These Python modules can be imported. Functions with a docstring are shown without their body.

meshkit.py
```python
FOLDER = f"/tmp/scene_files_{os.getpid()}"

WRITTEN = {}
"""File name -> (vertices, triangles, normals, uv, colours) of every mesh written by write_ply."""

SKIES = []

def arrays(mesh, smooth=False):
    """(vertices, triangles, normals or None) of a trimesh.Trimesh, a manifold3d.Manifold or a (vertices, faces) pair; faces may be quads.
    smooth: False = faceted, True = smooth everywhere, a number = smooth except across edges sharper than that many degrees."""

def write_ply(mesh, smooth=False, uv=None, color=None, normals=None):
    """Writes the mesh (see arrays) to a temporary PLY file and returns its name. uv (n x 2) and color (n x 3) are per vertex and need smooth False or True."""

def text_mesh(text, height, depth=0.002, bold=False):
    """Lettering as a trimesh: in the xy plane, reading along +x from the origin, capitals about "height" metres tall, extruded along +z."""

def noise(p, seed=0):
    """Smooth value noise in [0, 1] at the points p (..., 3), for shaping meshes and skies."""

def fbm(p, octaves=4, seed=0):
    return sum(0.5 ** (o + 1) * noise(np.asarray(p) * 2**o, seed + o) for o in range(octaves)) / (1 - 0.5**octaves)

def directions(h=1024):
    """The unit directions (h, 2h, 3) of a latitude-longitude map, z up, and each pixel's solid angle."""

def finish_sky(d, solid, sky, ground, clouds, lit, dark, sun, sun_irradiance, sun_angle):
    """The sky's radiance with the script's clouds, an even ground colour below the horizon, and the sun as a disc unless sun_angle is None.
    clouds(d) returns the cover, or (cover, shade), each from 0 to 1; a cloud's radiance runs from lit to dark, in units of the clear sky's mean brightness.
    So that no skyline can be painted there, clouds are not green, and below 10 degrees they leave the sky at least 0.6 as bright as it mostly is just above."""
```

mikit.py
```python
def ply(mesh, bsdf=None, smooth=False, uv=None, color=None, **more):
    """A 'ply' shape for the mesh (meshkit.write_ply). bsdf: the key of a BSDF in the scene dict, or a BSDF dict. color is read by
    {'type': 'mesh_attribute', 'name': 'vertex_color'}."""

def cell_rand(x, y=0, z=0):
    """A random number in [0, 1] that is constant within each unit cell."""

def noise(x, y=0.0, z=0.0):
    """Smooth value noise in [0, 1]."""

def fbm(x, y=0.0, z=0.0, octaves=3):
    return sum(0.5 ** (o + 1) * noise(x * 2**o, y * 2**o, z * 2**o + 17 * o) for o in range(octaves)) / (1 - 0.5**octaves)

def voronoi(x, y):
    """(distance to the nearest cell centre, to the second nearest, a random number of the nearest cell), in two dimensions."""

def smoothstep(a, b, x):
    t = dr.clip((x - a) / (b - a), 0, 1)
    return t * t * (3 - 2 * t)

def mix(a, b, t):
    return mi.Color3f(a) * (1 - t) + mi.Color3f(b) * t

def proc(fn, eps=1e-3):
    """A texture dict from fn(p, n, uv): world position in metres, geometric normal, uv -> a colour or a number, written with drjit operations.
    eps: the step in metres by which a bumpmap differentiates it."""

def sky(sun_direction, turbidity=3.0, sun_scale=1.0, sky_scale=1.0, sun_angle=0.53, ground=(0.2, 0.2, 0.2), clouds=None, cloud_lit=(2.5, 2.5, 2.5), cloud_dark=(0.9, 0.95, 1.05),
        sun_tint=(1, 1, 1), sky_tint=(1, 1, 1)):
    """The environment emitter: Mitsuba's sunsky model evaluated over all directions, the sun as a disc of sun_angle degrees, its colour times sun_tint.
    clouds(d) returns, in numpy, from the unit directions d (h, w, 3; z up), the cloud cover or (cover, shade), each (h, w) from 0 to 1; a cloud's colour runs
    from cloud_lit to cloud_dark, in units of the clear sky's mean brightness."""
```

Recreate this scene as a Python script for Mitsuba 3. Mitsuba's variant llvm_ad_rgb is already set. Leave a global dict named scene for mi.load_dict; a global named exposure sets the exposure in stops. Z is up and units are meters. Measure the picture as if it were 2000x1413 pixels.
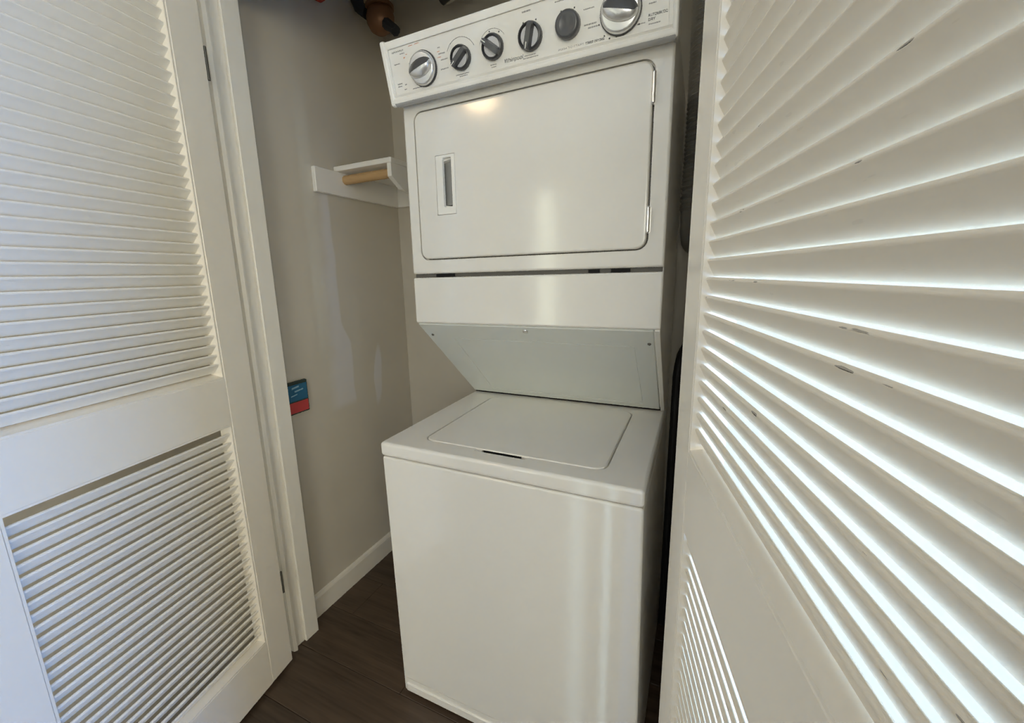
import math
import numpy as np
import trimesh
import manifold3d as m3
import shapely.geometry as sg
import drjit as dr
import mitsuba as mi
import mikit
import meshkit

T = mi.ScalarTransform4f
M3 = m3.Manifold
scene, labels = {}, {}

# ------------------------------------------------------------------ camera, light, exposure
exposure = 0.07
CAM = np.array([0.7655, -0.8439, 1.2791])
FOCAL, YAW, PITCH, ROLL, PPX, PPY = 822.1, 0.4570, 0.2016, -0.0274, 962.0, 704.6


def camera_axes():
    fw = np.array([-math.sin(YAW) * math.cos(PITCH), math.cos(YAW) * math.cos(PITCH), -math.sin(PITCH)])
    r0 = np.cross(fw, [0, 0, 1.0])
    r0 /= np.linalg.norm(r0)
    u0 = np.cross(r0, fw)
    return fw, -math.sin(ROLL) * r0 + math.cos(ROLL) * u0


FW, UP = camera_axes()
scene['camera'] = {
    'type': 'perspective', 'fov': math.degrees(2 * math.atan(1000 / FOCAL)), 'fov_axis': 'x', 'near_clip': 0.01, 'far_clip': 50.0,
    'principal_point_offset_x': (1000 - PPX) / 2000, 'principal_point_offset_y': (706.5 - PPY) / 1413,
    'to_world': T().look_at(origin=CAM.tolist(), target=(CAM + FW).tolist(), up=UP.tolist())}
WINDOW_LIGHT = [3.8, 10.5, 27.0]        # daylight in the large window beyond the right-hand door
BACK_FILL = [6.9, 6.7, 5.7]            # warm frontal fill from an unseen window added at the far end
UPPER_FILL = [7.6, 6.6, 4.4]             # warm fill from an unseen window added high in the right-hand wall
STRIP_LIGHT = [46.0, 66.0, 80.0]         # bright sky in its two narrow panes
SIDE_LIGHT = [3.4, 3.6, 2.8]          # daylight in the narrow window at the far end
LAMP_LIGHT = [22.0, 15.0, 8.0]          # warm ceiling lamp

# ------------------------------------------------------------------ materials


def rgb(r, g, b):
    """sRGB bytes to a linear colour."""
    return [((c / 255 + 0.055) / 1.055) ** 2.4 if c > 10 else c / 3294.6 for c in (r, g, b)]


def col(c):
    return {'type': 'rgb', 'value': list(c)}


def mat(key, color, rough=0.4, spec=0.5, metallic=0.0, coat=0.0, coat_gloss=0.9, two=True):
    b = {'type': 'principled', 'base_color': color if isinstance(color, dict) else col(color), 'roughness': rough, 'specular': spec,
         'metallic': metallic, 'clearcoat': coat, 'clearcoat_gloss': coat_gloss}
    scene[key] = {'type': 'twosided', 'b': b} if two else b
    return key


def ss(a, b, x):
    return mikit.smoothstep(a, b, x)


def wall_color(p, n, uv):
    t = mikit.fbm(p.x * 3 + 7, p.y * 3, p.z * 3)
    return mikit.mix([0.475, 0.44, 0.37], [0.535, 0.50, 0.43], t)


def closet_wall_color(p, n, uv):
    """Beige paint with two pale streaks of daylight painted on the left wall."""
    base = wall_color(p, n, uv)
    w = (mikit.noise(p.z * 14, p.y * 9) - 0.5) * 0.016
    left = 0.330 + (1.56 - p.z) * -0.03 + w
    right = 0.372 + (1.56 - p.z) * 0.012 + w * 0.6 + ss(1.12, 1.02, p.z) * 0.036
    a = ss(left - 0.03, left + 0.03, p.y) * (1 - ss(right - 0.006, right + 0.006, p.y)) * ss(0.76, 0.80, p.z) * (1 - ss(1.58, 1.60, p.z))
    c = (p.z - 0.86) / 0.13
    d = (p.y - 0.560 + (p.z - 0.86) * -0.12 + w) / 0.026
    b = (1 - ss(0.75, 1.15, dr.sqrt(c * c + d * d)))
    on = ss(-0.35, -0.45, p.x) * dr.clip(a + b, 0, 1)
    return mikit.mix(base, [0.60, 0.60, 0.625], on * 0.65)  # daylight streaks mixed into the wall colour


def floor_color(p, n, uv):
    row = dr.floor((p.y + 0.012) / 0.18)
    tone = mikit.cell_rand(row * 3 + 1, dr.floor((p.x + row * 0.37) / 1.2))
    g = mikit.fbm(p.x * 3.2 + row * 5, p.y * 46, row, 4)
    f = mikit.fbm(p.x * 14 + row * 9, p.y * 190, row, 3)
    k = mikit.fbm(p.x * 2.2 + row * 3, p.y * 9, row + 4, 3)
    c = mikit.mix([0.026, 0.016, 0.0095], [0.098, 0.064, 0.041], dr.clip(0.62 * g + 0.3 * f + 0.32 * k - 0.18, 0, 1))
    return c * (0.8 + 0.4 * tone)


def worn_paint(p, n, uv):
    """Warm white paint, chipped here and there on the near edges of the slats, with one pale scuff."""
    edge = ss(0.90, 0.975, -(n.x * 0.976 + n.y * 0.2178))
    chip = ss(0.762, 0.782, mikit.fbm(p.y * 34 + 3, p.x * 34, p.z * 200, 3))
    c = mikit.mix([0.725, 0.665, 0.56], [0.10, 0.09, 0.08], edge * chip)
    s = (p.y + 0.640) / 0.010
    q = (p.z - 1.2995 + mikit.noise(p.y * 300) * 0.002) / 0.0016
    return mikit.mix(c, [0.86, 0.80, 0.72], 0.8 * (1 - ss(0.6, 1.0, s * s + q * q)))


mat('paint_door', [0.715, 0.67, 0.585], 0.26, 0.5)
mat('paint_slat', [0.73, 0.695, 0.62], 0.26, 0.5)
mat('paint_worn', mikit.proc(worn_paint), 0.38, 0.5)
mat('paint_trim', [0.69, 0.66, 0.59], 0.36, 0.5)
mat('paint_shelf', [0.72, 0.705, 0.66], 0.45, 0.4)
mat('wall', mikit.proc(wall_color), 0.7, 0.3)
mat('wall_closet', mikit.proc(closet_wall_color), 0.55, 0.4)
mat('ceiling_paint', [0.72, 0.71, 0.68], 0.9, 0.2)
mat('vinyl_plank', mikit.proc(floor_color), 0.42, 0.4)
mat('subfloor', [0.012, 0.009, 0.007], 0.8, 0.2)
mat('enamel', [0.71, 0.69, 0.64], 0.12, 0.6, coat=1.0, coat_gloss=0.97)
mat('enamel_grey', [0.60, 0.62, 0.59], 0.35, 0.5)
mat('lip_shade_grey', [0.38, 0.38, 0.38], 0.22, 0.5)
mat('plastic_white', [0.76, 0.745, 0.70], 0.32, 0.5)
mat('plastic_dark', [0.032, 0.032, 0.034], 0.28, 0.5)
mat('plastic_grey', [0.075, 0.075, 0.078], 0.25, 0.5)
mat('plastic_pale', [0.52, 0.52, 0.53], 0.3, 0.5)
mat('silver', [0.74, 0.74, 0.73], 0.28, 0.5, metallic=0.75)
mat('chrome', [0.86, 0.85, 0.82], 0.16, 0.5, metallic=1.0)
mat('pocket_shade', [0.26, 0.26, 0.25], 0.5, 0.4)
mat('seam', [0.10, 0.095, 0.085], 0.6, 0.3)
mat('slot', [0.006, 0.006, 0.006], 0.7, 0.2)
mat('ink', [0.05, 0.05, 0.052], 0.6, 0.2)
mat('ink_pale', [0.30, 0.29, 0.28], 0.6, 0.2)
mat('ink_orange', [0.58, 0.30, 0.20], 0.6, 0.2)
mat('dowel', [0.42, 0.27, 0.13], 0.5, 0.4)
mat('bronze', [0.20, 0.095, 0.045], 0.42, 0.5, metallic=0.5)
mat('valve_dark', [0.018, 0.020, 0.024], 0.45, 0.4)
mat('brass', [0.45, 0.34, 0.18], 0.35, 0.5, metallic=0.8)
mat('pipe_white', [0.45, 0.42, 0.36], 0.5, 0.4)
mat('red_plastic', [0.35, 0.03, 0.02], 0.4, 0.4)
mat('duct_foil', [0.62, 0.62, 0.60], 0.38, 0.5, metallic=0.8)
mat('rubber', [0.012, 0.012, 0.013], 0.5, 0.4)
mat('hinge_steel', [0.10, 0.095, 0.08], 0.4, 0.5, metallic=0.6)
mat('card_blue', [0.02, 0.11, 0.20], 0.5, 0.4)
mat('card_red', [0.42, 0.05, 0.05], 0.5, 0.4)
mat('card_dark', [0.025, 0.04, 0.035], 0.5, 0.4)
mat('card_print', [0.22, 0.36, 0.45], 0.5, 0.4)
mat('curtain_white', [0.75, 0.74, 0.70], 0.8, 0.2)

# ------------------------------------------------------------------ helpers


def add(key, mesh, bsdf, to=None, smooth=False, **more):
    n, k = 1, key
    while k in scene:
        k = f'{key}_{n:03d}'
        n += 1
    d = mesh if isinstance(mesh, dict) else mikit.ply(mesh, bsdf, smooth=smooth)
    d = {**d, **more}
    if to is not None:
        d['to_world'] = to
    scene[k] = d
    return k


def tag(key, label, cat=None, kind=None, group=None):
    d = {'label': label}
    if cat:
        d['category'] = cat
    if kind:
        d['kind'] = kind
    if group:
        d['group'] = group
    labels[key] = d


def man(tm):
    return M3(m3.Mesh(np.asarray(tm.vertices, np.float32), np.asarray(tm.faces, np.uint32)))


def bx(x0, x1, y0, y1, z0, z1):
    return M3.cube((x1 - x0, y1 - y0, z1 - z0)).translate((x0, y0, z0))


_u = []
for _i in range(0, 5):
    for _j in range(0, 5):
        _a, _b = _i * math.pi / 8, _j * math.pi / 8
        _u.append((math.cos(_a) * math.cos(_b), math.sin(_a) * math.cos(_b), math.sin(_b)))
_u = np.unique(np.round(_u, 6), axis=0)


def rb(x0, x1, y0, y1, z0, z1, r):
    """A box with all edges rounded."""
    pts = []
    for sx in (-1, 1):
        for sy in (-1, 1):
            for sz in (-1, 1):
                c = np.array([x1 - r if sx > 0 else x0 + r, y1 - r if sy > 0 else y0 + r, z1 - r if sz > 0 else z0 + r])
                pts.append(c + _u * r * np.array([sx, sy, sz]))
    return M3.hull_points(np.vstack(pts))


def ch(x0, x1, y0, y1, z0, z1, r):
    """A box with chamfered edges: few triangles."""
    pts = []
    for x, sx in ((x0, 1), (x1, -1)):
        for y, sy in ((y0, 1), (y1, -1)):
            for z, sz in ((z0, 1), (z1, -1)):
                pts += [(x, y + sy * r, z + sz * r), (x + sx * r, y, z + sz * r), (x + sx * r, y + sy * r, z)]
    return M3.hull_points(np.array(pts, float))


def ext(poly, axis, a, b):
    """Extrudes a 2-D outline: axis x reads it as (y, z), y as (x, z), z as (x, y)."""
    p = np.asarray(poly, float)
    m = M3.extrude(m3.CrossSection([p], m3.FillRule.NonZero), b - a)
    if axis == 'z':
        return m.translate((0, 0, a))
    if axis == 'x':
        return m.transform(np.array([[0, 0, 1, a], [1, 0, 0, 0], [0, 1, 0, 0]], float))
    return m.transform(np.array([[0, 1, 0, 0], [0, 0, 1, a], [1, 0, 0, 0]], float)) if False else m.transform(np.array([[1, 0, 0, 0], [0, 0, -1, b], [0, 1, 0, 0]], float))


def rrect(x0, x1, y0, y1, r, n=8):
    pts = []
    for cx, cy, a0 in ((x1 - r, y1 - r, 0), (x0 + r, y1 - r, 90), (x0 + r, y0 + r, 180), (x1 - r, y0 + r, 270)):
        for i in range(n + 1):
            a = math.radians(a0 + 90 * i / n)
            pts.append((cx + r * math.cos(a), cy + r * math.sin(a)))
    return pts


def pillow(x0, x1, z0, z1, y0, y1, r, edge, n=8):
    """A plate in the xz plane with rounded corners (radius r) whose front edges (towards -y, at y0) are rounded by edge."""
    pts = []
    for i in range(5):
        a = i * math.pi / 8
        off, y = edge * (1 - math.cos(a)), y0 + edge * (1 - math.sin(a))
        for px, pz in rrect(x0 + edge - edge * math.cos(a), x1 - edge + edge * math.cos(a), z0 + edge - edge * math.cos(a), z1 - edge + edge * math.cos(a), max(r - off, 1e-4), n):
            pts.append((px, y, pz))
    for px, pz in rrect(x0, x1, z0, z1, r, n):
        pts.append((px, y1, pz))
    return M3.hull_points(np.array(pts))


def tube(path, rad, n=14, caps=True):
    path = np.asarray(path, float)
    rad = np.broadcast_to(rad, len(path))
    t = np.gradient(path, axis=0)
    t /= np.linalg.norm(t, axis=1, keepdims=True)
    ref = np.array([0, 0, 1.0]) if abs(t[0][2]) < 0.9 else np.array([1.0, 0, 0])
    V, F = [], []
    a = np.arange(n) * 2 * math.pi / n
    for i in range(len(path)):
        u = np.cross(t[i], ref)
        u /= np.linalg.norm(u)
        w = np.cross(t[i], u)
        ref = np.cross(u, t[i])
        V.append(path[i] + rad[i] * (np.cos(a)[:, None] * u + np.sin(a)[:, None] * w))
    for i in range(len(path) - 1):
        for j in range(n):
            k = (j + 1) % n
            F += [(i * n + j, i * n + k, i * n + n + k), (i * n + j, i * n + n + k, i * n + n + j)]
    V = list(np.vstack(V))
    if caps:
        for base, c, s in ((0, path[0], -1), ((len(path) - 1) * n, path[-1], 1)):
            V.append(c)
            for j in range(n):
                k = (j + 1) % n
                F.append((len(V) - 1, base + j, base + k) if s > 0 else (len(V) - 1, base + k, base + j))
    m = trimesh.Trimesh(np.array(V), np.array(F), process=False)
    trimesh.repair.fix_normals(m)
    return m


def lathe(profile, n=32):
    """Revolves (r, z) points about z."""
    return trimesh.creation.revolve(np.asarray(profile, float), sections=n)


def frame_to(o, ax, ay, az):
    m = np.eye(4)
    m[:3, 0], m[:3, 1], m[:3, 2], m[:3, 3] = ax, ay, az, o
    return T(m.tolist())


# ------------------------------------------------------------------ the setting
XL, XR, YB, ZC = -0.490, 0.835, 0.780, 2.44            # inside of the closet
JL, JR, YF0, YF1, ZH = -0.440, 0.765, -0.045, 0.0676, 2.060   # opening
RX0, RX1, RY0 = -1.05, 2.40, -3.05                     # the room in front of it

add('floor', bx(RX0 - 0.1, RX1 + 0.1, RY0 - 0.1, YB + 0.1, -0.06, -0.006), 'subfloor')
tag('floor', 'dark brown wood-look plank floor running into the closet', 'floor', 'structure')
row = 0
y = -0.012 - 0.18 * 17
while y < YB + 0.05:
    iy = round((y + 0.012) / 0.18)
    off = -(iy * 0.37) % 1.2
    x = RX0 - 1.2 - ((RX0 + iy * 0.37) % 1.2) + 1.2
    while x < RX1:
        a, b = max(x, RX0), min(x + 1.2, RX1)
        y0, y1 = max(y, RY0), min(y + 0.18, YB)
        if b - a > 0.02 and y1 - y0 > 0.01:
            add('floor__plank', ch(a + 0.0006, b - 0.0006, y0 + 0.0006, y1 - 0.0006, -0.008, 0.0, 0.0012), 'vinyl_plank')
        x += 1.2
    y += 0.18

add('ceiling', bx(RX0 - 0.1, RX1 + 0.1, RY0 - 0.1, YB + 0.1, ZC, ZC + 0.06), 'ceiling_paint')
tag('ceiling', 'plain white ceiling over the closet and the room', 'ceiling', 'structure')
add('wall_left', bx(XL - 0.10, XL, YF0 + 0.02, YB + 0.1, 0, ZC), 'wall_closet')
tag('wall_left', 'beige closet wall with pale streaks of daylight in its colour, left of the dryer', 'wall', 'structure')
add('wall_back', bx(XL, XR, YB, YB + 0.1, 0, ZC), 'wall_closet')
tag('wall_back', 'beige wall at the back of the closet', 'wall', 'structure')
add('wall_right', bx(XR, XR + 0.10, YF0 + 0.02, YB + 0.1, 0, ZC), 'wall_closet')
tag('wall_right', 'beige closet wall in the dark gap right of the dryer', 'wall', 'structure')
wf = bx(RX0, RX1, YF0 + 0.012, YF1 - 0.004, 0, ZC) - bx(JL - 0.016, JR + 0.016, -1, 1, -1, ZH + 0.016)
add('wall_front', wf, 'wall')
tag('wall_front', 'beige wall around the closet opening', 'wall', 'structure')
add('wall_room_left', bx(RX0 - 0.1, RX0, RY0, YF0 + 0.02, 0, ZC), 'wall')
add('wall_room_left__return', bx(RX0, -0.545, -1.02, YF0 + 0.012, 0, ZC), 'wall')  # unseen block added to keep the space behind the door dark
tag('wall_room_left', 'beige room wall with an added return that darkens the space behind the open left louvred door', 'wall', 'structure')
WY0, WY1, WZ0, WZ1 = -1.42, -0.44, 0.06, 1.40
CY0, CY1, CZ0, CZ1 = -2.60, -1.75, 1.00, 2.10
add('wall_room_right', bx(RX1, RX1 + 0.1, RY0, YF0 + 0.02, 0, ZC) - bx(RX1 - 1, RX1 + 1, WY0, WY1, WZ0, WZ1) - bx(RX1 - 1, RX1 + 1, CY0, CY1, CZ0, CZ1), 'wall')
tag('wall_room_right', 'beige room wall with the large window beyond the right louvred door', 'wall', 'structure')
NX0, NX1, NZ0, NZ1 = -0.80, -0.57, 0.10, 2.10
BX0, BX1, BZ0, BZ1 = 0.75, 1.95, 0.85, 2.10
add('wall_room_far', bx(RX0, RX1, RY0 - 0.1, RY0, 0, ZC) - bx(NX0, NX1, RY0 - 1, RY0 + 1, NZ0, NZ1) - bx(BX0, BX1, RY0 - 1, RY0 + 1, BZ0, BZ1), 'wall')
tag('wall_room_far', 'beige room wall behind the viewer with a narrow window', 'wall', 'structure')

# windows, the last two added as fill lights: frame, bars and bright pane
add('window_1__frame', bx(RX1 - 0.02, RX1 + 0.06, WY0 - 0.05, WY1 + 0.05, WZ0 - 0.05, WZ1 + 0.05) - bx(RX1 - 1, RX1 + 1, WY0 + 0.03, WY1 - 0.03, WZ0 + 0.03, WZ1 - 0.03), 'paint_trim')
PANES = ((-1.42, -0.93), (-0.765, -0.680), (-0.555, -0.475))
for a, b in zip(PANES[:-1], PANES[1:]):
    add('window_1__bar', bx(RX1 + 0.001, RX1 + 0.052, a[1] - 0.002, b[0] + 0.002, WZ0 - 0.01, WZ1 + 0.01), 'paint_trim')
for (y0, y1), light in zip(PANES, (WINDOW_LIGHT, STRIP_LIGHT, STRIP_LIGHT)):
    pane = trimesh.Trimesh([[RX1 + 0.05, y0, WZ0], [RX1 + 0.05, y1, WZ0], [RX1 + 0.05, y1, WZ1], [RX1 + 0.05, y0, WZ1]], [[0, 2, 1], [0, 3, 2]], process=False)
    add('window_1__pane', pane, 'curtain_white', emitter={'type': 'area', 'radiance': col(light)})
tag('window_1', 'large daylit window in the room wall beyond the right louvred door', 'window', 'structure')
add('window_2__frame', bx(NX0 - 0.05, NX1 + 0.05, RY0 - 0.06, RY0 + 0.02, NZ0 - 0.05, NZ1 + 0.05) - bx(NX0 + 0.02, NX1 - 0.02, RY0 - 1, RY0 + 1, NZ0 + 0.02, NZ1 - 0.02), 'paint_trim')
pane = trimesh.Trimesh([[NX0, RY0 - 0.05, NZ0], [NX1, RY0 - 0.05, NZ0], [NX1, RY0 - 0.05, NZ1], [NX0, RY0 - 0.05, NZ1]], [[0, 2, 1], [0, 3, 2]], process=False)
add('window_2__pane', pane, 'curtain_white', emitter={'type': 'area', 'radiance': col(SIDE_LIGHT)})
tag('window_2', 'narrow daylit window at the far end of the room', 'window', 'structure')

add('window_4__frame', bx(RX1 - 0.02, RX1 + 0.06, CY0 - 0.05, CY1 + 0.05, CZ0 - 0.05, CZ1 + 0.05) - bx(RX1 - 1, RX1 + 1, CY0 + 0.02, CY1 - 0.02, CZ0 + 0.02, CZ1 - 0.02), 'paint_trim')
pane = trimesh.Trimesh([[RX1 + 0.05, CY0, CZ0], [RX1 + 0.05, CY1, CZ0], [RX1 + 0.05, CY1, CZ1], [RX1 + 0.05, CY0, CZ1]], [[0, 2, 1], [0, 3, 2]], process=False)
add('window_4__pane', pane, 'curtain_white', emitter={'type': 'area', 'radiance': col(UPPER_FILL)})  # glowing sheet added to brighten the hinge side of the left door
tag('window_4', 'unseen glowing window added high in the right-hand room wall as fill', 'window', 'structure')
add('window_3__frame', bx(BX0 - 0.05, BX1 + 0.05, RY0 - 0.06, RY0 + 0.02, BZ0 - 0.05, BZ1 + 0.05) - bx(BX0 + 0.02, BX1 - 0.02, RY0 - 1, RY0 + 1, BZ0 + 0.02, BZ1 - 0.02), 'paint_trim')
pane = trimesh.Trimesh([[BX0, RY0 - 0.05, BZ0], [BX1, RY0 - 0.05, BZ0], [BX1, RY0 - 0.05, BZ1], [BX0, RY0 - 0.05, BZ1]], [[0, 2, 1], [0, 3, 2]], process=False)
add('window_3__fill_pane', pane, 'curtain_white', emitter={'type': 'area', 'radiance': col(BACK_FILL)})  # glowing sheet added as frontal fill
tag('window_3', 'unseen glowing window added at the far end of the room as warm fill', 'window', 'structure')

# ceiling lamp in the room
LX, LY = -0.62, -1.50
add('ceiling_lamp__base', trimesh.creation.cylinder(0.15, 0.02, sections=40).apply_translation([LX, LY, ZC - 0.0101]), 'paint_trim', smooth=40)
shade = lathe([(0.0, 0.0)] + [(0.11 * math.sin(a), 0.065 - 0.065 * math.cos(a)) for a in np.linspace(0.2, math.pi / 2, 9)] + [(0.0, 0.065)], 32)
shade.apply_translation([LX, LY, ZC - 0.0851])
add('ceiling_lamp__shade', shade, 'curtain_white', emitter={'type': 'area', 'radiance': col(LAMP_LIGHT)})
tag('ceiling_lamp', 'round glowing lamp on the room ceiling', 'lamp')

# door frame
add('trim_1', ch(JL - 0.016, JL, YF0, YF1, 0.0, ZH, 0.002), 'paint_trim')
add('trim_1__stop', ch(JL - 0.0001, JL + 0.011, 0.0045, 0.060, 0.0, ZH - 0.0001, 0.002), 'paint_trim')
cas = [(-0.012, 0.0), (-0.012, 0.004), (-0.006, 0.012), (0.03, 0.016), (0.058, 0.012), (0.058, 0.0)]
add('trim_1__casing', ext([(JL - a, YF0 + 0.012 - b) for a, b in cas], 'z', 0, ZH + 0.012), 'paint_trim')
tag('trim_1', 'white door jamb between the open left louvred door and the closet wall', 'door frame', 'structure')
add('trim_2', ch(JR, JR + 0.016, YF0, YF1, 0.0, ZH, 0.002), 'paint_trim')
add('trim_2__stop', ch(JR - 0.011, JR + 0.0001, 0.0045, 0.060, 0.0, ZH - 0.0001, 0.002), 'paint_trim')
add('trim_2__casing', ext([(JR + a, YF0 + 0.012 - 1.7 * b) for a, b in cas][::-1], 'z', 0, ZH + 0.012), 'paint_trim')
tag('trim_2', 'white door jamb hidden behind the right louvred door', 'door frame', 'structure')
add('trim_3', ch(JL - 0.016, JR + 0.016, YF0, YF1, ZH + 0.0005, ZH + 0.0165, 0.002), 'paint_trim')
add('trim_3__casing', ext([(YF0 + 0.012 - b, ZH + 0.004 + a) for a, b in cas][::-1], 'x', JL - 0.058, JR + 0.058), 'paint_trim')
tag('trim_3', 'white head of the door frame above the closet opening', 'door frame', 'structure')


def baseboard(key, pts, a, b, axis, label):
    add(key, ext(pts, axis, a, b), 'paint_trim')
    tag(key, label, 'baseboard', 'structure')


prof = [(0, 0.001), (0.013, 0.001), (0.013, 0.078), (0.009, 0.088), (0, 0.092)]
baseboard('baseboard_left', [(XL + a, b) for a, b in prof], YF1 + 0.0005, YB - 0.0002, 'y', 'white baseboard along the left closet wall')
baseboard('baseboard_back', [(YB - a, b) for a, b in prof][::-1], XL + 0.0135, XR - 0.0135, 'x', 'white baseboard along the back closet wall')
baseboard('baseboard_right', [(XR - a, b) for a, b in prof][::-1], YF1 + 0.0005, YB - 0.0002, 'y', 'white baseboard along the right closet wall')

# ------------------------------------------------------------------ louvred doors
# leaf space: x = along the leaf from the hinge, y = depth from the closet-side face, z = up


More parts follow.
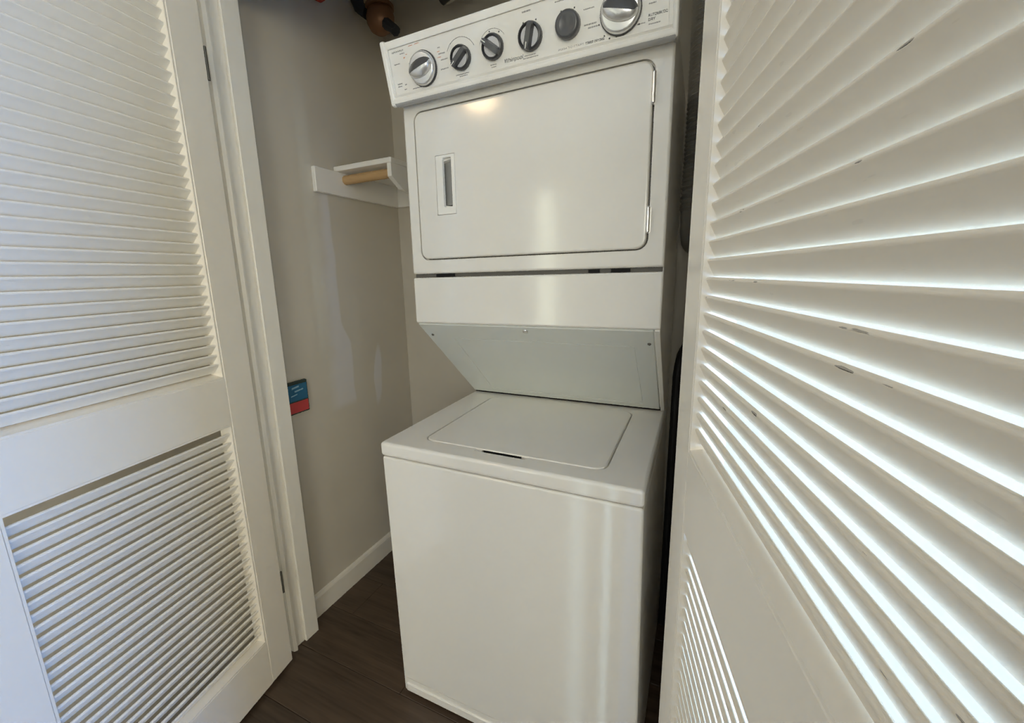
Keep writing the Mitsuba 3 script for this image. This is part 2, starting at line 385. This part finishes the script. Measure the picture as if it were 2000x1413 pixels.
def louver_door(key, origin, along, depth, width, z_low, z_mid0, z_mid1, z_up, pitch, stile, paint, slat_paint, label, hinges, angle, d1, t):
    to = frame_to([origin[0], origin[1], 0], [along[0], along[1], 0], [depth[0], depth[1], 0], [0, 0, 1])
    flip = along[0] * depth[1] - along[1] * depth[0] < 0
    th, zb, zt = 0.033, 0.012, 2.045

    def put(name, m, mt, smooth=False, dz=None):
        if isinstance(m, dict):
            d = m
        else:
            v, f, nn = meshkit.arrays(m, False)
            d = mikit.ply(trimesh.Trimesh(v, f[:, ::-1] if flip else f, process=False), mt, smooth=smooth)
        return d, add(f'{key}__{name}', d, mt, to=to if dz is None else to @ T().translate([0, 0, dz]))

    put('stile', ch(0, stile, 0, th, zb, zt, 0.002), paint)
    put('stile', ch(width - stile, width, 0, th, zb, zt, 0.002), paint)
    for a, b in ((zb, z_low), (z_mid0, z_mid1), (z_up, zt)):
        put('rail', ch(stile - 0.0005, width - stile + 0.0005, 0.0002, th - 0.0002, a + 0.0002, b - 0.0002, 0.0012), paint)
    x0, x1 = stile, width - stile
    for a, b in ((z_low, z_mid0), (z_mid1, z_up)):
        # moulding round the panel: an outer rounded step and an inner slope
        outer, inner = bx(x0 - 0.0005, x1 + 0.0005, 0.0012, 0.030, a - 0.0005, b + 0.0005), None
        hole = M3.hull_points(np.array([(x, y, z) for y, o in ((0.0005, 0.004), (0.0075, 0.0110), (0.0200, 0.0165), (0.04, 0.0165)) for x in (x0 + o, x1 - o) for z in (a + o, b - o)]))
        put('bead', outer - hole, paint)
    # one slat: the edge at the closet side is its upper edge
    tilt, d0 = math.radians(angle), 0.0055
    dy, dz = math.cos(tilt), -math.sin(tilt)
    ny, nz = -dz, dy                                      # towards the room side and up
    L = (d1 - d0) / dy - t * ny / dy * 0.0
    p = [(d0 + 0.001, 0.0)]
    prof2 = []
    for i in range(7):                                    # rounded upper edge
        a = math.pi * i / 6
        prof2.append((d0 + t / 2 - math.cos(a) * t / 2 * ny - math.sin(a) * t / 2 * dy + 0.0005, -math.cos(a) * t / 2 * nz - math.sin(a) * t / 2 * dz))
    for i in range(5):
        a = math.pi * i / 4
        prof2.append((d1 - t / 2 + math.cos(a) * t / 2 * ny + math.sin(a) * t / 2 * dy, (d1 - d0 - t) / dy * dz + math.cos(a) * t / 2 * nz + math.sin(a) * t / 2 * dz))
    body = ext(prof2, 'x', x0 + 0.006, x1 - 0.006)
    sl = None
    for a, b in ((z_low, z_mid0), (z_mid1, z_up)):
        z = a + 0.0125 + 0.026
        while z < b - 0.006:
            if sl is None:
                sl, _ = put('slat', body, slat_paint, 40, z)
            else:
                put('slat', sl, slat_paint, dz=z)
            z += pitch
    for hz in hinges:
        m = man(trimesh.creation.cylinder(0.0035, 0.078, sections=12)).translate((-0.003, 0.001, hz)) + bx(-0.003, 0.0015, 0.0012, 0.026, hz - 0.038, hz + 0.038)
        _, k = put('hinge', m, 'hinge_steel')
        labels[k] = {'label': 'dark steel butt hinge'}
    tag(key, label, 'door', 'structure')


nL, tL = np.array([0.9848, 0.1735]), np.array([-0.1735, 0.9848])
oL = np.array([-0.4069, -0.05]) + tL * (-0.003 - 0.0214)
louver_door('door_1', oL, -tL, -nL, 0.650, 0.167, 0.888, 1.0205, 1.945, 0.02620, 0.088, 'paint_door', 'paint_slat',
            'white louvred door standing open on the left, its whole louvre panel below the rail in view', (1.827, 0.31), 54.0, 0.0265, 0.0070)
nR, tR = np.array([0.976, 0.2178]), np.array([-0.2178, 0.976])
dR = 0.148
oR = CAM[:2] + nR * dR + tR * 0.757
louver_door('door_2', oR, -tR, nR, 0.700, 0.160, 0.8700, 1.0010, 1.945, 0.02500, 0.093, 'paint_door', 'paint_worn',
            'white louvred door close up on the right, backlit, paint chipped on its slats', (1.82, 0.31), 64.5, 0.0205, 0.0062)

# ------------------------------------------------------------------ stacked washer and dryer
W, ZT, ZS, YD = 0.690, 0.8358, 0.7957, 0.1959
Z1, Z2, Z3, YK = 1.2858, 1.2753, 1.1425, 0.5488
U = 'laundry_center'


def lean(m):
    """The washer stands a hair out of plumb."""
    return m.transform(np.array([[1, 0, -0.013 / ZS, 0.013], [0, 1, 0, 0], [0, 0, 1, 0]], float))


add(f'{U}__washer_cabinet', lean(rb(0, W, 0.0, 0.68, 0.012, ZS - 0.0025, 0.007) - bx(0.012, W - 0.012, -0.002, 0.0012, 0.062, 0.0635)), 'enamel', smooth=30)
add(f'{U}__kick_panel', lean(pillow(0.011, W - 0.011, 0.017, 0.045, -0.0045, 0.01, 0.004, 0.004)), 'enamel', smooth=40)
for fx in (0.06, W - 0.06):
    for fy in (0.06, 0.62):
        add(f'{U}__foot', trimesh.creation.cylinder(0.02, 0.016, sections=20).apply_translation([fx + 0.013, fy, 0.0081]), 'rubber', smooth=40)
top = rb(-0.001, W + 0.001, -0.004, 0.68, ZS, ZT, 0.009)
lid_hole = ext(rrect(0.1000, 0.6010, 0.0560, 0.5000, 0.030), 'z', ZT - 0.012, ZT + 0.02)
notch = M3.hull_points(np.array([(x, y, z) for x, y, z in [(0.268, 0.044, ZT - 0.001), (0.412, 0.044, ZT - 0.001), (0.268, 0.064, ZT - 0.001), (0.412, 0.064, ZT - 0.001), (0.268, 0.044, ZT + 0.01), (0.412, 0.044, ZT + 0.01), (0.268, 0.064, ZT + 0.01), (0.412, 0.064, ZT + 0.01), (0.285, 0.052, ZT - 0.011), (0.395, 0.052, ZT - 0.011), (0.285, 0.064, ZT - 0.011), (0.395, 0.064, ZT - 0.011)]]))
add(f'{U}__washer_top', top - lid_hole - notch, 'enamel', smooth=30)


def lid_mesh():
    pts = []
    for i in range(5):
        a = i * math.pi / 8
        o = 0.004 * (1 - math.cos(a))
        for px, py in rrect(0.1045 + o, 0.5975 - o, 0.0580 + o, 0.4965 - o, 0.028 - o):
            pts.append((px, py, ZT + 0.0022 - 0.004 * (1 - math.sin(a))))
    for px, py in rrect(0.1045, 0.5975, 0.0580, 0.4965, 0.028):
        pts.append((px, py, ZT - 0.0118))
    grip = ext(rrect(0.285, 0.395, 0.045, 0.066, 0.006), 'z', ZT - 0.03, ZT - 0.0012)
    return M3.hull_points(np.array(pts)) - grip


add(f'{U}__washer_lid', lid_mesh(), 'enamel', smooth=35)
add(f'{U}__lid_slot_shade', bx(0.288, 0.392, 0.0600, 0.0606, ZT - 0.0112, ZT - 0.0022), 'slot')  # dark plate stands for the shade inside the slot
labels[f'{U}__lid_slot_shade'] = {'label': 'dark plate painted as the shade in the finger slot under the lid'}

# dryer
side = [(YD + 0.018, Z3 - 0.012), (YK + 0.012, ZT + 0.004), (0.72, ZT + 0.004), (0.72, 1.79), (YD + 0.018, 1.79)]
cab = ext(side, 'x', 0.0015, W - 0.0015)
add(f'{U}__dryer_cabinet', cab - bx(0.105, 0.157, YD, YD + 0.04, 1.446, 1.594), 'enamel')
front = pillow(0.0, W, Z1, 1.7380, YD, YD + 0.034, 0.006, 0.006)
hole = ext(rrect(0.0345, 0.6535, 1.3235, 1.7150, 0.026), 'y', YD - 0.01, YD + 0.012)
add(f'{U}__dryer_front', front - hole - bx(0.105, 0.157, YD, YD + 0.04, 1.446, 1.594), 'enamel', smooth=35)
add(f'{U}__door_gap', ext(rrect(0.036, 0.652, 1.325, 1.7135, 0.026), 'y', YD + 0.0112, YD + 0.0118) - bx(0.105, 0.157, YD, YD + 0.02, 1.446, 1.594), 'seam')
door = pillow(0.0385, 0.6495, 1.3275, 1.7110, YD - 0.005, YD + 0.011, 0.023, 0.005)
pocket_hole = bx(0.1005, 0.1610, YD - 0.02, YD + 0.02, 1.4430, 1.5960)
add(f'{U}__dryer_door', door - pocket_hole, 'enamel', smooth=35)
plate = rb(0.1012, 0.1603, YD - 0.0062, YD + 0.010, 1.4437, 1.5953, 0.002)
pk = [(0.1235, YD - 0.01), (0.1500, YD - 0.01), (0.1480, YD + 0.014), (0.1235, YD + 0.022)]
cut = ext(rrect(0.1235, 0.1505, 1.4620, 1.5880, 0.004), 'y', YD - 0.02, YD + 0.006) + M3.hull_points(np.array([(x, y, z) for x, y, z in [(0.110, YD + 0.003, 1.470), (0.1505, YD + 0.003, 1.462), (0.110, YD + 0.003, 1.580), (0.1505, YD + 0.003, 1.588), (0.112, YD + 0.034, 1.474), (0.147, YD + 0.034, 1.474), (0.112, YD + 0.034, 1.574), (0.147, YD + 0.034, 1.574)]]))
back = rb(0.1055, 0.1565, YD + 0.0085, YD + 0.0385, 1.4465, 1.5935, 0.004)
add(f'{U}__dryer_door__handle', (plate + back + rb(0.1060, 0.1560, YD + 0.0005, YD + 0.012, 1.4470, 1.5930, 0.001)) - cut, 'plastic_white', smooth=30)
k = add(f'{U}__dryer_door__pocket', bx(0.1105, 0.1500, YD + 0.0150, YD + 0.0156, 1.470, 1.580), 'pocket_shade')  # grey plate paints in the shade of the recess
labels[k] = {'label': 'inside of the finger pull, its shade painted grey'}
labels[f'{U}__dryer_door__handle'] = {'label': 'recessed white finger pull'}
for hz0, hz1 in ((1.6225, 1.6860), (1.3600, 1.4180)):
    zz = (hz0 + hz1) / 2
    m = rb(0.6478, 0.6562, YD - 0.0135, YD + 0.004, hz0, hz1, 0.0038) - bx(0.6, 0.7, YD - 0.02, YD - 0.0126, zz - 0.012, zz - 0.0112)
    k = add(f'{U}__dryer_door__hinge', m, 'chrome', smooth=40)
    labels[k] = {'label': 'polished chrome hinge barrel'}
# gap under the upper front, with two vent slots
add(f'{U}__front_seam', bx(0.004, W - 0.004, YD + 0.010, YD + 0.030, Z2 + 0.0002, Z1 - 0.0002), 'seam')
for a, b in ((0.078, 0.138), (0.518, 0.545), (0.572, 0.616)):
    add(f'{U}__vent_slot', bx(a, b, YD + 0.006, YD + 0.011, Z2 + 0.0012, Z1 - 0.0012), 'slot')
add(f'{U}__lower_front', pillow(0.0, W, Z3, Z2, YD, YD + 0.034, 0.005, 0.005), 'enamel', smooth=35)
# sloping panel under the dryer
sl = np.array([0, YK - YD, ZT - Z3])
sl = sl / np.linalg.norm(sl)
SLEN = math.hypot(YK - YD, ZT - Z3)
sn = np.array([0, -abs(sl[2]), -sl[1]])                 # outwards: forward and down
slope_to = frame_to([0, YD + 0.004, Z3 - 0.0005], [1, 0, 0], sl, -sn)


def on_slope(name, m, mt, smooth=False):
    v, f, _ = meshkit.arrays(m, False)
    tm = trimesh.Trimesh(v, f, process=False)
    return add(f'{U}__{name}', tm, mt, to=slope_to, smooth=smooth)


pan = rb(0.004, 0.6740, 0.004, SLEN - 0.012, -0.002, 0.006, 0.0025)
groove = (ext(rrect(0.095, 0.628, 0.075, SLEN - 0.045, 0.008), 'z', -0.01, -0.0008) - ext(rrect(0.098, 0.625, 0.078, SLEN - 0.048, 0.006), 'z', -0.02, 0.01))
on_slope('access_panel', pan - groove, 'enamel_grey', 30)
labels[f'{U}__access_panel'] = {'label': 'sloping grey access panel under the dryer'}
on_slope('side_flange', rb(0.6765, W - 0.001, 0.0, SLEN - 0.006, -0.004, 0.010, 0.002), 'enamel', 30)
on_slope('dark_gap', bx(0.006, W - 0.006, SLEN - 0.010, SLEN - 0.003, -0.001, 0.012), 'slot')  # black strip drawn for the dark gap above the washer top
for sx, sy, mt in ((0.0265, 0.0600, 'seam'), (0.345, 0.0245, 'chrome'), (0.662, 0.0600, 'seam')):
    r = 0.0075 if mt == 'chrome' else 0.0045
    m = lathe([(0, -0.006), (r * 0.6, -0.0052), (r, -0.0025), (r * 1.05, 0.0), (0, 0.0)], 20)
    m.apply_translation([sx, sy, 0])
    on_slope('access_panel__screw', m, mt, 40)

# control console, leaning forward at the top
P0, P1 = np.array([0, 0.163, 1.727]), np.array([0, 0.129, 1.862])
ce = (P1 - P0) / np.linalg.norm(P1 - P0)
cn = np.cross([1.0, 0, 0], ce)
cn = cn if cn[1] < 0 else -cn
con_to = frame_to(P0, [1, 0, 0], ce, cn)


def con(name, m, mt, smooth=False):
    v, f, _ = meshkit.arrays(m, False)
    return add(f'{U}__{name}', trimesh.Trimesh(v, f, process=False), mt, to=con_to, smooth=smooth)


def lip_profile():
    pts = [(0.141, -0.004), (0.139, 0.001), (0.135, 0.0025)]
    pts += [(0.022, 0.0025)]
    for i in range(9):
        a = math.radians(70 - i * 27)
        pts.append((0.0075 + 0.0105 * math.sin(a), -0.004 + 0.0105 * math.cos(a)))
    pts += [(0.004, -0.062), (0.141, -0.062)]
    return pts


shell = M3.extrude(m3.CrossSection([np.array(lip_profile())[::-1]], m3.FillRule.NonZero), W + 0.004).transform(np.array([[0, 0, 1, -0.003], [1, 0, 0, 0], [0, 1, 0, 0]], float))
shell = shell - bx(0.011, W - 0.012, 0.0235, 0.1225, -0.003, 0.02)
con('control_console', shell, 'plastic_white', 30)
con('console_end_cap', rb(-0.0075, 0.0065, -0.001, 0.1425, -0.060, 0.0055, 0.0045), 'plastic_white', 35)
con('console_end_cap', rb(W - 0.006, W + 0.006, -0.001, 0.1425, -0.060, 0.0045, 0.0045), 'plastic_white', 35)
con('console_face', ch(0.0114, W - 0.0124, 0.0239, 0.1221, -0.0065, -0.0014, 0.0006), 'plastic_white')
tr = [(0.0030, -0.0200), (-0.0030, -0.0180)] + [(0.0075 + 0.0112 * math.sin(math.radians(a)), -0.004 + 0.0112 * math.cos(math.radians(a))) for a in (-115, -90, -65, -40, -20)] + [(0.006, -0.004)]
con('console_lip_shade', ext(tr[::-1], 'x', 0.0066, W + 0.0012), 'lip_shade_grey', 40)  # grey strip stands for the shade under the rounded lip
labels[f'{U}__console_lip_shade'] = {'label': 'grey strip painted as shade under the console lip'}
HF = -0.0014                                             # height of the printed face


def knob(x, w, r, style, ang):
    """style: 'big' silver dial, 'small' dark ring with pale cheeks, 'button' dark push button."""
    n = 1
    key = 'control_knob'
    while f'{U}__{key}' in scene:
        key = f'control_knob_{n:03d}'
        n += 1

    def at(name, m, mt, smooth=40):
        v, f, _ = meshkit.arrays(m, False)
        tm = trimesh.Trimesh(v, f, process=False)
        tm.apply_transform(trimesh.transformations.rotation_matrix(math.radians(ang), [0, 0, 1]))
        tm.apply_translation([x, w, HF])
        return con(name, tm, mt, smooth)

    if style == 'big':
        at(key, lathe([(0, 0.0001), (r, 0.0001), (r, 0.005), (r * 0.985, 0.0065), (0, 0.0065)], 56), 'plastic_dark')
        labels[f'{U}__{key}'] = {'label': 'large silver timer dial with a dark rim'}
        at(key + '__dial', lathe([(0, 0.006), (r * 0.95, 0.006), (r * 0.95, 0.010), (r * 0.90, 0.0145), (r * 0.80, 0.0165), (0, 0.0165)], 56), 'silver')
        el = [(r * 0.88 * math.cos(t), r * 0.50 * math.sin(t)) for t in np.linspace(0, 2 * math.pi, 49)[:-1]]
        ridge = [(r * q, -r * 0.06, 0.0335 - 0.010 * abs(q) ** 3) for q in np.linspace(-0.74, 0.74, 13)]
        g = M3.hull_points(np.array([(px, py, 0.0155) for px, py in el] + [(px * 0.97, py * 0.93, 0.0215) for px, py in el] + ridge))
        at(key + '__grip', g, 'silver', 50)
        ins = M3.hull_points(np.array([(px * 1.012, py * 1.03, 0.0167) for px, py in el if py > 0.08 * r] + [(px * 0.98, py * 0.96, 0.0222) for px, py in el if py > 0.10 * r] + [(px, -r * 0.035, pz + 0.0006) for px, py, pz in ridge]))
        at(key + '__insert', ins, 'plastic_grey', 40)
    elif style == 'small':
        at(key, lathe([(r * 0.66, 0.0001), (r, 0.0001), (r, 0.008), (r * 0.93, 0.0125), (r * 0.84, 0.0135), (r * 0.78, 0.0115), (r * 0.70, 0.008), (r * 0.66, 0.0001)], 48), 'plastic_dark')
        labels[f'{U}__{key}'] = {'label': 'small dark selector knob with pale cheeks'}
        at(key + '__dial', lathe([(0, 0.0002), (r * 0.70, 0.0002), (r * 0.76, 0.0095), (r * 0.60, 0.0098), (0, 0.0102)], 40), 'plastic_pale')
        g = M3.hull_points(np.array([(sx * r * c, s * r * q, z) for sx in (-1, 1) for s in (-1, 1) for c, q, z in ((0.96, 0.20, 0.009), (0.72, 0.30, 0.009), (0.90, 0.12, 0.0215), (0.62, 0.20, 0.0235))]))
        at(key + '__grip', g, 'plastic_grey', 30)
        at(key + '__pointer', bx(-r * 0.88, -r * 0.45, -r * 0.035, r * 0.035, 0.0225, 0.0238), 'plastic_white', False)
    else:
        pr = [(0, 0.0001), (r, 0.0001), (r, 0.010), (r * 0.96, 0.0145), (r * 0.86, 0.0175), (r * 0.74, 0.0185), (r * 0.55, 0.0175), (r * 0.3, 0.0162), (0, 0.0158)]
        at(key, lathe(pr, 48), 'plastic_grey', 50)
        labels[f'{U}__{key}'] = {'label': 'plain dark grey push button without a pointer'}


knob(0.1085, 0.0635, 0.0385, 'big', 14)
knob(0.2165, 0.0640, 0.0262, 'small', 37)
knob(0.3015, 0.0670, 0.0262, 'small', -40)
knob(0.3935, 0.0665, 0.0275, 'small', 73)
knob(0.4790, 0.0675, 0.0265, 'button', 0)
knob(0.5870, 0.0660, 0.0410, 'big', -16)


def text(s, x, w, h, mt='ink', name='lettering', shear=0.0, sx=1.0, bold=False, width=None):
    tm = meshkit.text_mesh(s, h, 0.0003, bold)
    v = np.array(tm.vertices)
    v[:, 0] += shear * v[:, 1]
    v[:, 0] *= sx
    if width:
        v[:, 0] *= width / np.ptp(v[:, 0])
    v += [x, w, HF + 0.0001]
    con(name, trimesh.Trimesh(v, tm.faces, process=False), mt)


text('SUPER WASH', 0.0205, 0.1120, 0.0034, 'ink', width=0.036)
text('PUSH TO START', 0.4540, 0.0270, 0.0034, 'ink_pale', width=0.056)
text('TIMED DRYING', 0.5130, 0.0262, 0.0040, 'ink', width=0.040, bold=True)
text('AUTOMATIC', 0.6390, 0.0445, 0.0044, 'ink', width=0.036, bold=True)
text('DRY', 0.6390, 0.0375, 0.0044, 'ink', width=0.013, bold=True)
text('Whirlpool', 0.3245, 0.0310, 0.0075, 'ink', name='logo', shear=0.25, width=0.046)


def fine(rows, mt='ink_pale'):
    """Rows of print too small to read: short dashes, as (x, w, length, height)."""
    rng = np.random.default_rng(5)
    ms = []
    for x, w, ln, h in rows:
        a = x
        while a < x + ln:
            d = rng.uniform(0.8, 2.2) * h
            b = min(a + d, x + ln)
            ms.append(bx(a, b, w + rng.uniform(-0.1, 0.1) * h, w + h, HF + 0.0001, HF + 0.0004))
            a = b + 0.35 * h
    v = M3.compose(ms) if hasattr(M3, 'compose') else sum(ms[1:], ms[0])
    labels[con('fine_print', v, mt)] = {'kind': 'stuff'}


fine([(0.045, 0.1060, 0.014, 0.0022), (0.022, 0.0870, 0.018, 0.0022), (0.155, 0.0960, 0.007, 0.0020), (0.156, 0.0830, 0.018, 0.0022), (0.160, 0.0700, 0.020, 0.0022),
      (0.156, 0.0510, 0.022, 0.0024), (0.022, 0.0440, 0.014, 0.0028), (0.022, 0.0390, 0.013, 0.0024), (0.044, 0.0400, 0.006, 0.0022), (0.040, 0.0300, 0.008, 0.0022), (0.066, 0.0270, 0.026, 0.0022),
      (0.196, 0.0310, 0.036, 0.0020), (0.205, 0.0270, 0.022, 0.0018), (0.290, 0.0330, 0.015, 0.0020), (0.292, 0.0285, 0.012, 0.0018),
      (0.376, 0.0330, 0.026, 0.0020), (0.372, 0.0285, 0.036, 0.0018), (0.378, 0.1120, 0.020, 0.0028), (0.512, 0.0580, 0.026, 0.0026), (0.520, 0.0520, 0.020, 0.0026), (0.640, 0.0310, 0.022, 0.0022),
      (0.512, 0.0850, 0.022, 0.0018), (0.640, 0.0850, 0.022, 0.0022), (0.618, 0.0360, 0.016, 0.0018), (0.452, 0.1120, 0.030, 0.0022), (0.640, 0.0640, 0.014, 0.0022)])
fine([(0.0610, 0.1020, 0.005, 0.0016), (0.0540, 0.0960, 0.005, 0.0030), (0.152, 0.0885, 0.008, 0.0014), (0.152, 0.0770, 0.010, 0.0014), (0.074, 0.1170, 0.012, 0.0016), (0.092, 0.1175, 0.014, 0.0016)], 'ink_orange')


def arc(x, w, r0, r1, a0, a1, mt):
    n = 16
    o = [(x + r1 * math.cos(math.radians(a0 + (a1 - a0) * i / n)), w + r1 * math.sin(math.radians(a0 + (a1 - a0) * i / n))) for i in range(n + 1)]
    o += [(x + r0 * math.cos(math.radians(a1 + (a0 - a1) * i / n)), w + r0 * math.sin(math.radians(a1 + (a0 - a1) * i / n))) for i in range(n + 1)]
    con('dial_marking', ext(o, 'z', HF + 0.0001, HF + 0.0004), mt)


arc(0.2165, 0.0640, 0.0405, 0.0418, 25, 150, 'ink_pale')
arc(0.3015, 0.0670, 0.0345, 0.0355, 30, 160, 'ink_pale')
for ax, aw, ar, a0 in ((0.1085, 0.0635, 0.0430, 140), (0.1085, 0.0635, 0.0440, 155), (0.3015, 0.067, 0.032, 150), (0.3015, 0.067, 0.031, 100), (0.3015, 0.067, 0.031, 55), (0.3935, 0.0665, 0.0315, 118), (0.3935, 0.0665, 0.0315, 62),
                       (0.479, 0.0675, 0.0305, 118), (0.479, 0.0675, 0.0305, 62), (0.587, 0.066, 0.0460, 196), (0.587, 0.066, 0.0475, 225), (0.587, 0.066, 0.0470, 240), (0.587, 0.066, 0.0450, 258), (0.587, 0.066, 0.0455, 320)):
    a = math.radians(a0)
    mx, mw = ax + ar * math.cos(a), max(aw + ar * math.sin(a), 0.026)
    con('dial_marking', bx(mx - 0.0013, mx + 0.0013, mw - 0.0013, mw + 0.0013, HF + 0.0001, HF + 0.0005), 'ink')
tag(U, 'white stacked washer and dryer with a row of control knobs on top', 'washing machine')

# ------------------------------------------------------------------ in the closet
# shelf with cleat, end bracket and dowel rail
add('closet_shelf', rb(XL + 0.001, -0.2200, 0.4100, YB - 0.001, 1.6690, 1.6870, 0.003), 'paint_shelf', smooth=30)
tag('closet_shelf', 'narrow white shelf on the closet wall beside the dryer', 'shelf')
add('closet_shelf__wall_cleat', ch(XL + 0.0005, XL + 0.0185, 0.3050, YB - 0.0195, 1.5840, 1.6688, 0.002), 'paint_shelf')
add('closet_shelf__back_cleat', ch(XL + 0.0005, -0.2200, YB - 0.0190, YB - 0.0005, 1.5840, 1.6688, 0.002), 'paint_shelf')
br = [(0.4120, 1.6688), (0.4120, 1.6250), (0.4700, 1.5900), (YB - 0.0195, 1.5500), (YB - 0.0195, 1.6688)]
add('closet_shelf__end_bracket', ext(br, 'x', -0.2400, -0.2222), 'paint_shelf')
rodm = trimesh.creation.cylinder(0.0165, 0.2300, sections=24)
rodm.apply_transform(trimesh.transformations.rotation_matrix(math.pi / 2, [0, 1, 0]))
rodm.apply_translation([-0.3559, 0.4480, 1.6440])
add('closet_rail', rodm, 'dowel', smooth=40)
tag('closet_rail', 'short bare wooden rail under the white shelf', 'rail')

# small printed box on the left wall, cut off by the jamb
QX, QY0, QY1, QZ0, QZ1 = XL + 0.0004, 0.0880, 0.1740, 0.8180, 0.9330
add('card_box', rb(QX, QX + 0.0140, QY0, QY1, QZ0, QZ1, 0.003), 'card_dark', smooth=40)
add('card_box__blue_panel', bx(QX + 0.0139, QX + 0.0146, QY0 + 0.003, QY1 - 0.004, QZ0 + 0.047, QZ1 - 0.010), 'card_blue')
add('card_box__red_panel', bx(QX + 0.0139, QX + 0.0146, QY0 + 0.003, QY1 - 0.004, QZ0 + 0.005, QZ0 + 0.043), 'card_red')
for a, b, c, d in ((0.020, 0.050, 0.090, 0.096), (0.030, 0.066, 0.078, 0.083), (0.014, 0.040, 0.064, 0.068)):
    add('card_box__print', ext([(QY0 + a, QZ0 + c), (QY0 + b, QZ0 + c + 0.004), (QY0 + b, QZ0 + d + 0.004), (QY0 + a, QZ0 + d)], 'x', QX + 0.0146, QX + 0.0149), 'card_print')
labels['card_box__blue_panel'] = {'label': 'blue upper half'}
labels['card_box__red_panel'] = {'label': 'red lower half'}
tag('card_box', 'small blue and red printed box on the closet wall beside the jamb', 'box')

# bronze water valve high up at the back
V = np.array([-0.372, 0.600, 2.222])
body = M3.hull_points(np.vstack([np.array([math.cos(a) * s * 1, math.sin(a) * s, c]) * 0.054 * np.array([1.0, 0.9, 0.95]) for a in np.linspace(0, 2 * math.pi, 25) for s, c in ((0.35, -0.92), (0.72, -0.68), (0.95, -0.25), (1.0, 0.15), (0.88, 0.62), (0.70, 0.86))]).reshape(-1, 3))
add('water_valve', body.translate(V.tolist()), 'bronze', smooth=40)
fl = man(trimesh.creation.cylinder(0.052, 0.012, sections=32)).translate((V + [0, 0, 0.040]).tolist())
add('water_valve__flange', fl, 'bronze', smooth=40)
for dx in (-0.034, 0.036):
    add('water_valve__bolt', M3.cylinder(0.024, 0.010, 0.009, 6).translate((V + [dx, -0.032, 0.046]).tolist()), 'brass')
add('water_valve__bonnet', man(trimesh.creation.cylinder(0.026, 0.070, sections=24)).translate((V + [0, 0, 0.080]).tolist()), 'bronze', smooth=40)
add('water_valve__union', tube([V + [-0.044, -0.014, 0.030], V + [-0.074, -0.018, 0.056], V + [-0.098, -0.016, 0.100]], [0.026, 0.028, 0.024], 10), 'valve_dark', smooth=40)
add('water_valve__outlet', tube([V + [0.036, -0.012, -0.026], V + [0.062, -0.018, -0.046], V + [0.084, -0.022, -0.066]], [0.020, 0.017, 0.018], 8), 'valve_dark', smooth=30)
add('water_valve__pipe', tube([V + [0, 0, 0.10], V + [0, 0, ZC - V[2] - 0.001]], 0.013, 14), 'bronze', smooth=40)
labels['water_valve__outlet'] = {'label': 'dark threaded outlet'}
tag('water_valve', 'round bronze water valve with a dark outlet, high at the back of the closet', 'valve')

q = np.array([-0.105, 0.640, 2.228])
add('drain_pipe__elbow', tube([q + [0.10, 0.02, 0.21], q + [0.085, 0.02, 0.10], q + [0.05, 0.01, 0.035], q + [0.0, 0, 0.020], q + [-0.045, 0, 0.050]], 0.024, 16), 'pipe_white', smooth=40)
add('drain_pipe__hose_end', tube([q + [-0.012, -0.022, 0.004], q + [0.020, -0.026, 0.012]], 0.021, 14), 'rubber', smooth=40)
labels['drain_pipe__hose_end'] = {'label': 'black hose end'}
tag('drain_pipe', 'pale plastic pipe elbow with a black hose end, above the dryer', 'pipe')
q = np.array([XL + 0.0175, 0.400, 2.232])
add('valve_knob', M3.hull_points(np.vstack([lathe([(0, -0.016), (0.012, -0.016), (0.022, 0.0), (0.020, 0.016), (0, 0.016)], 16).vertices @ np.array([[0, 0, 1], [0, 1, 0], [-1, 0, 0]]).T + q])), 'red_plastic', smooth=40)
tag('valve_knob', 'small red valve knob on the closet wall, at the top of the picture', 'knob')

# ribbed foil duct and black hose in the gap on the right
zs = np.arange(1.46, 2.434, 0.0065)
path = np.array([[0.7440 + 0.016 * ((z - 1.46) / 0.97) ** 2 + 0.003 * math.sin((z - 1.46) * 7.0), 0.7205, z] for z in zs])
rad = np.array([0.0520 + 0.0035 * (1 if i % 2 else -1) for i in range(len(zs))])
add('dryer_duct', tube(path, rad, 28), 'duct_foil', smooth=25)
add('dryer_duct__collar', tube([[0.7440, 0.7205, 1.475], [0.7440, 0.7205, 1.400], [0.7440, 0.7300, 1.372], [0.7440, YB - 0.0006, 1.372]], [0.050, 0.050, 0.046, 0.046], 24), 'duct_foil', smooth=40)
tag('dryer_duct', 'ribbed foil exhaust duct rising behind the right side of the dryer', 'duct')
hose = [[0.717, 0.600, z] for z in np.linspace(0.012, 0.94, 12)] + [[0.720, 0.604, 0.975], [0.724, 0.63, 1.005], [0.730, 0.67, 1.015], [0.735, YB - 0.0006, 1.015]]
add('drain_hose', tube(hose, 0.0135, 14), 'rubber', smooth=40)
tag('drain_hose', 'black hose hanging in the gap right of the washer', 'hose')
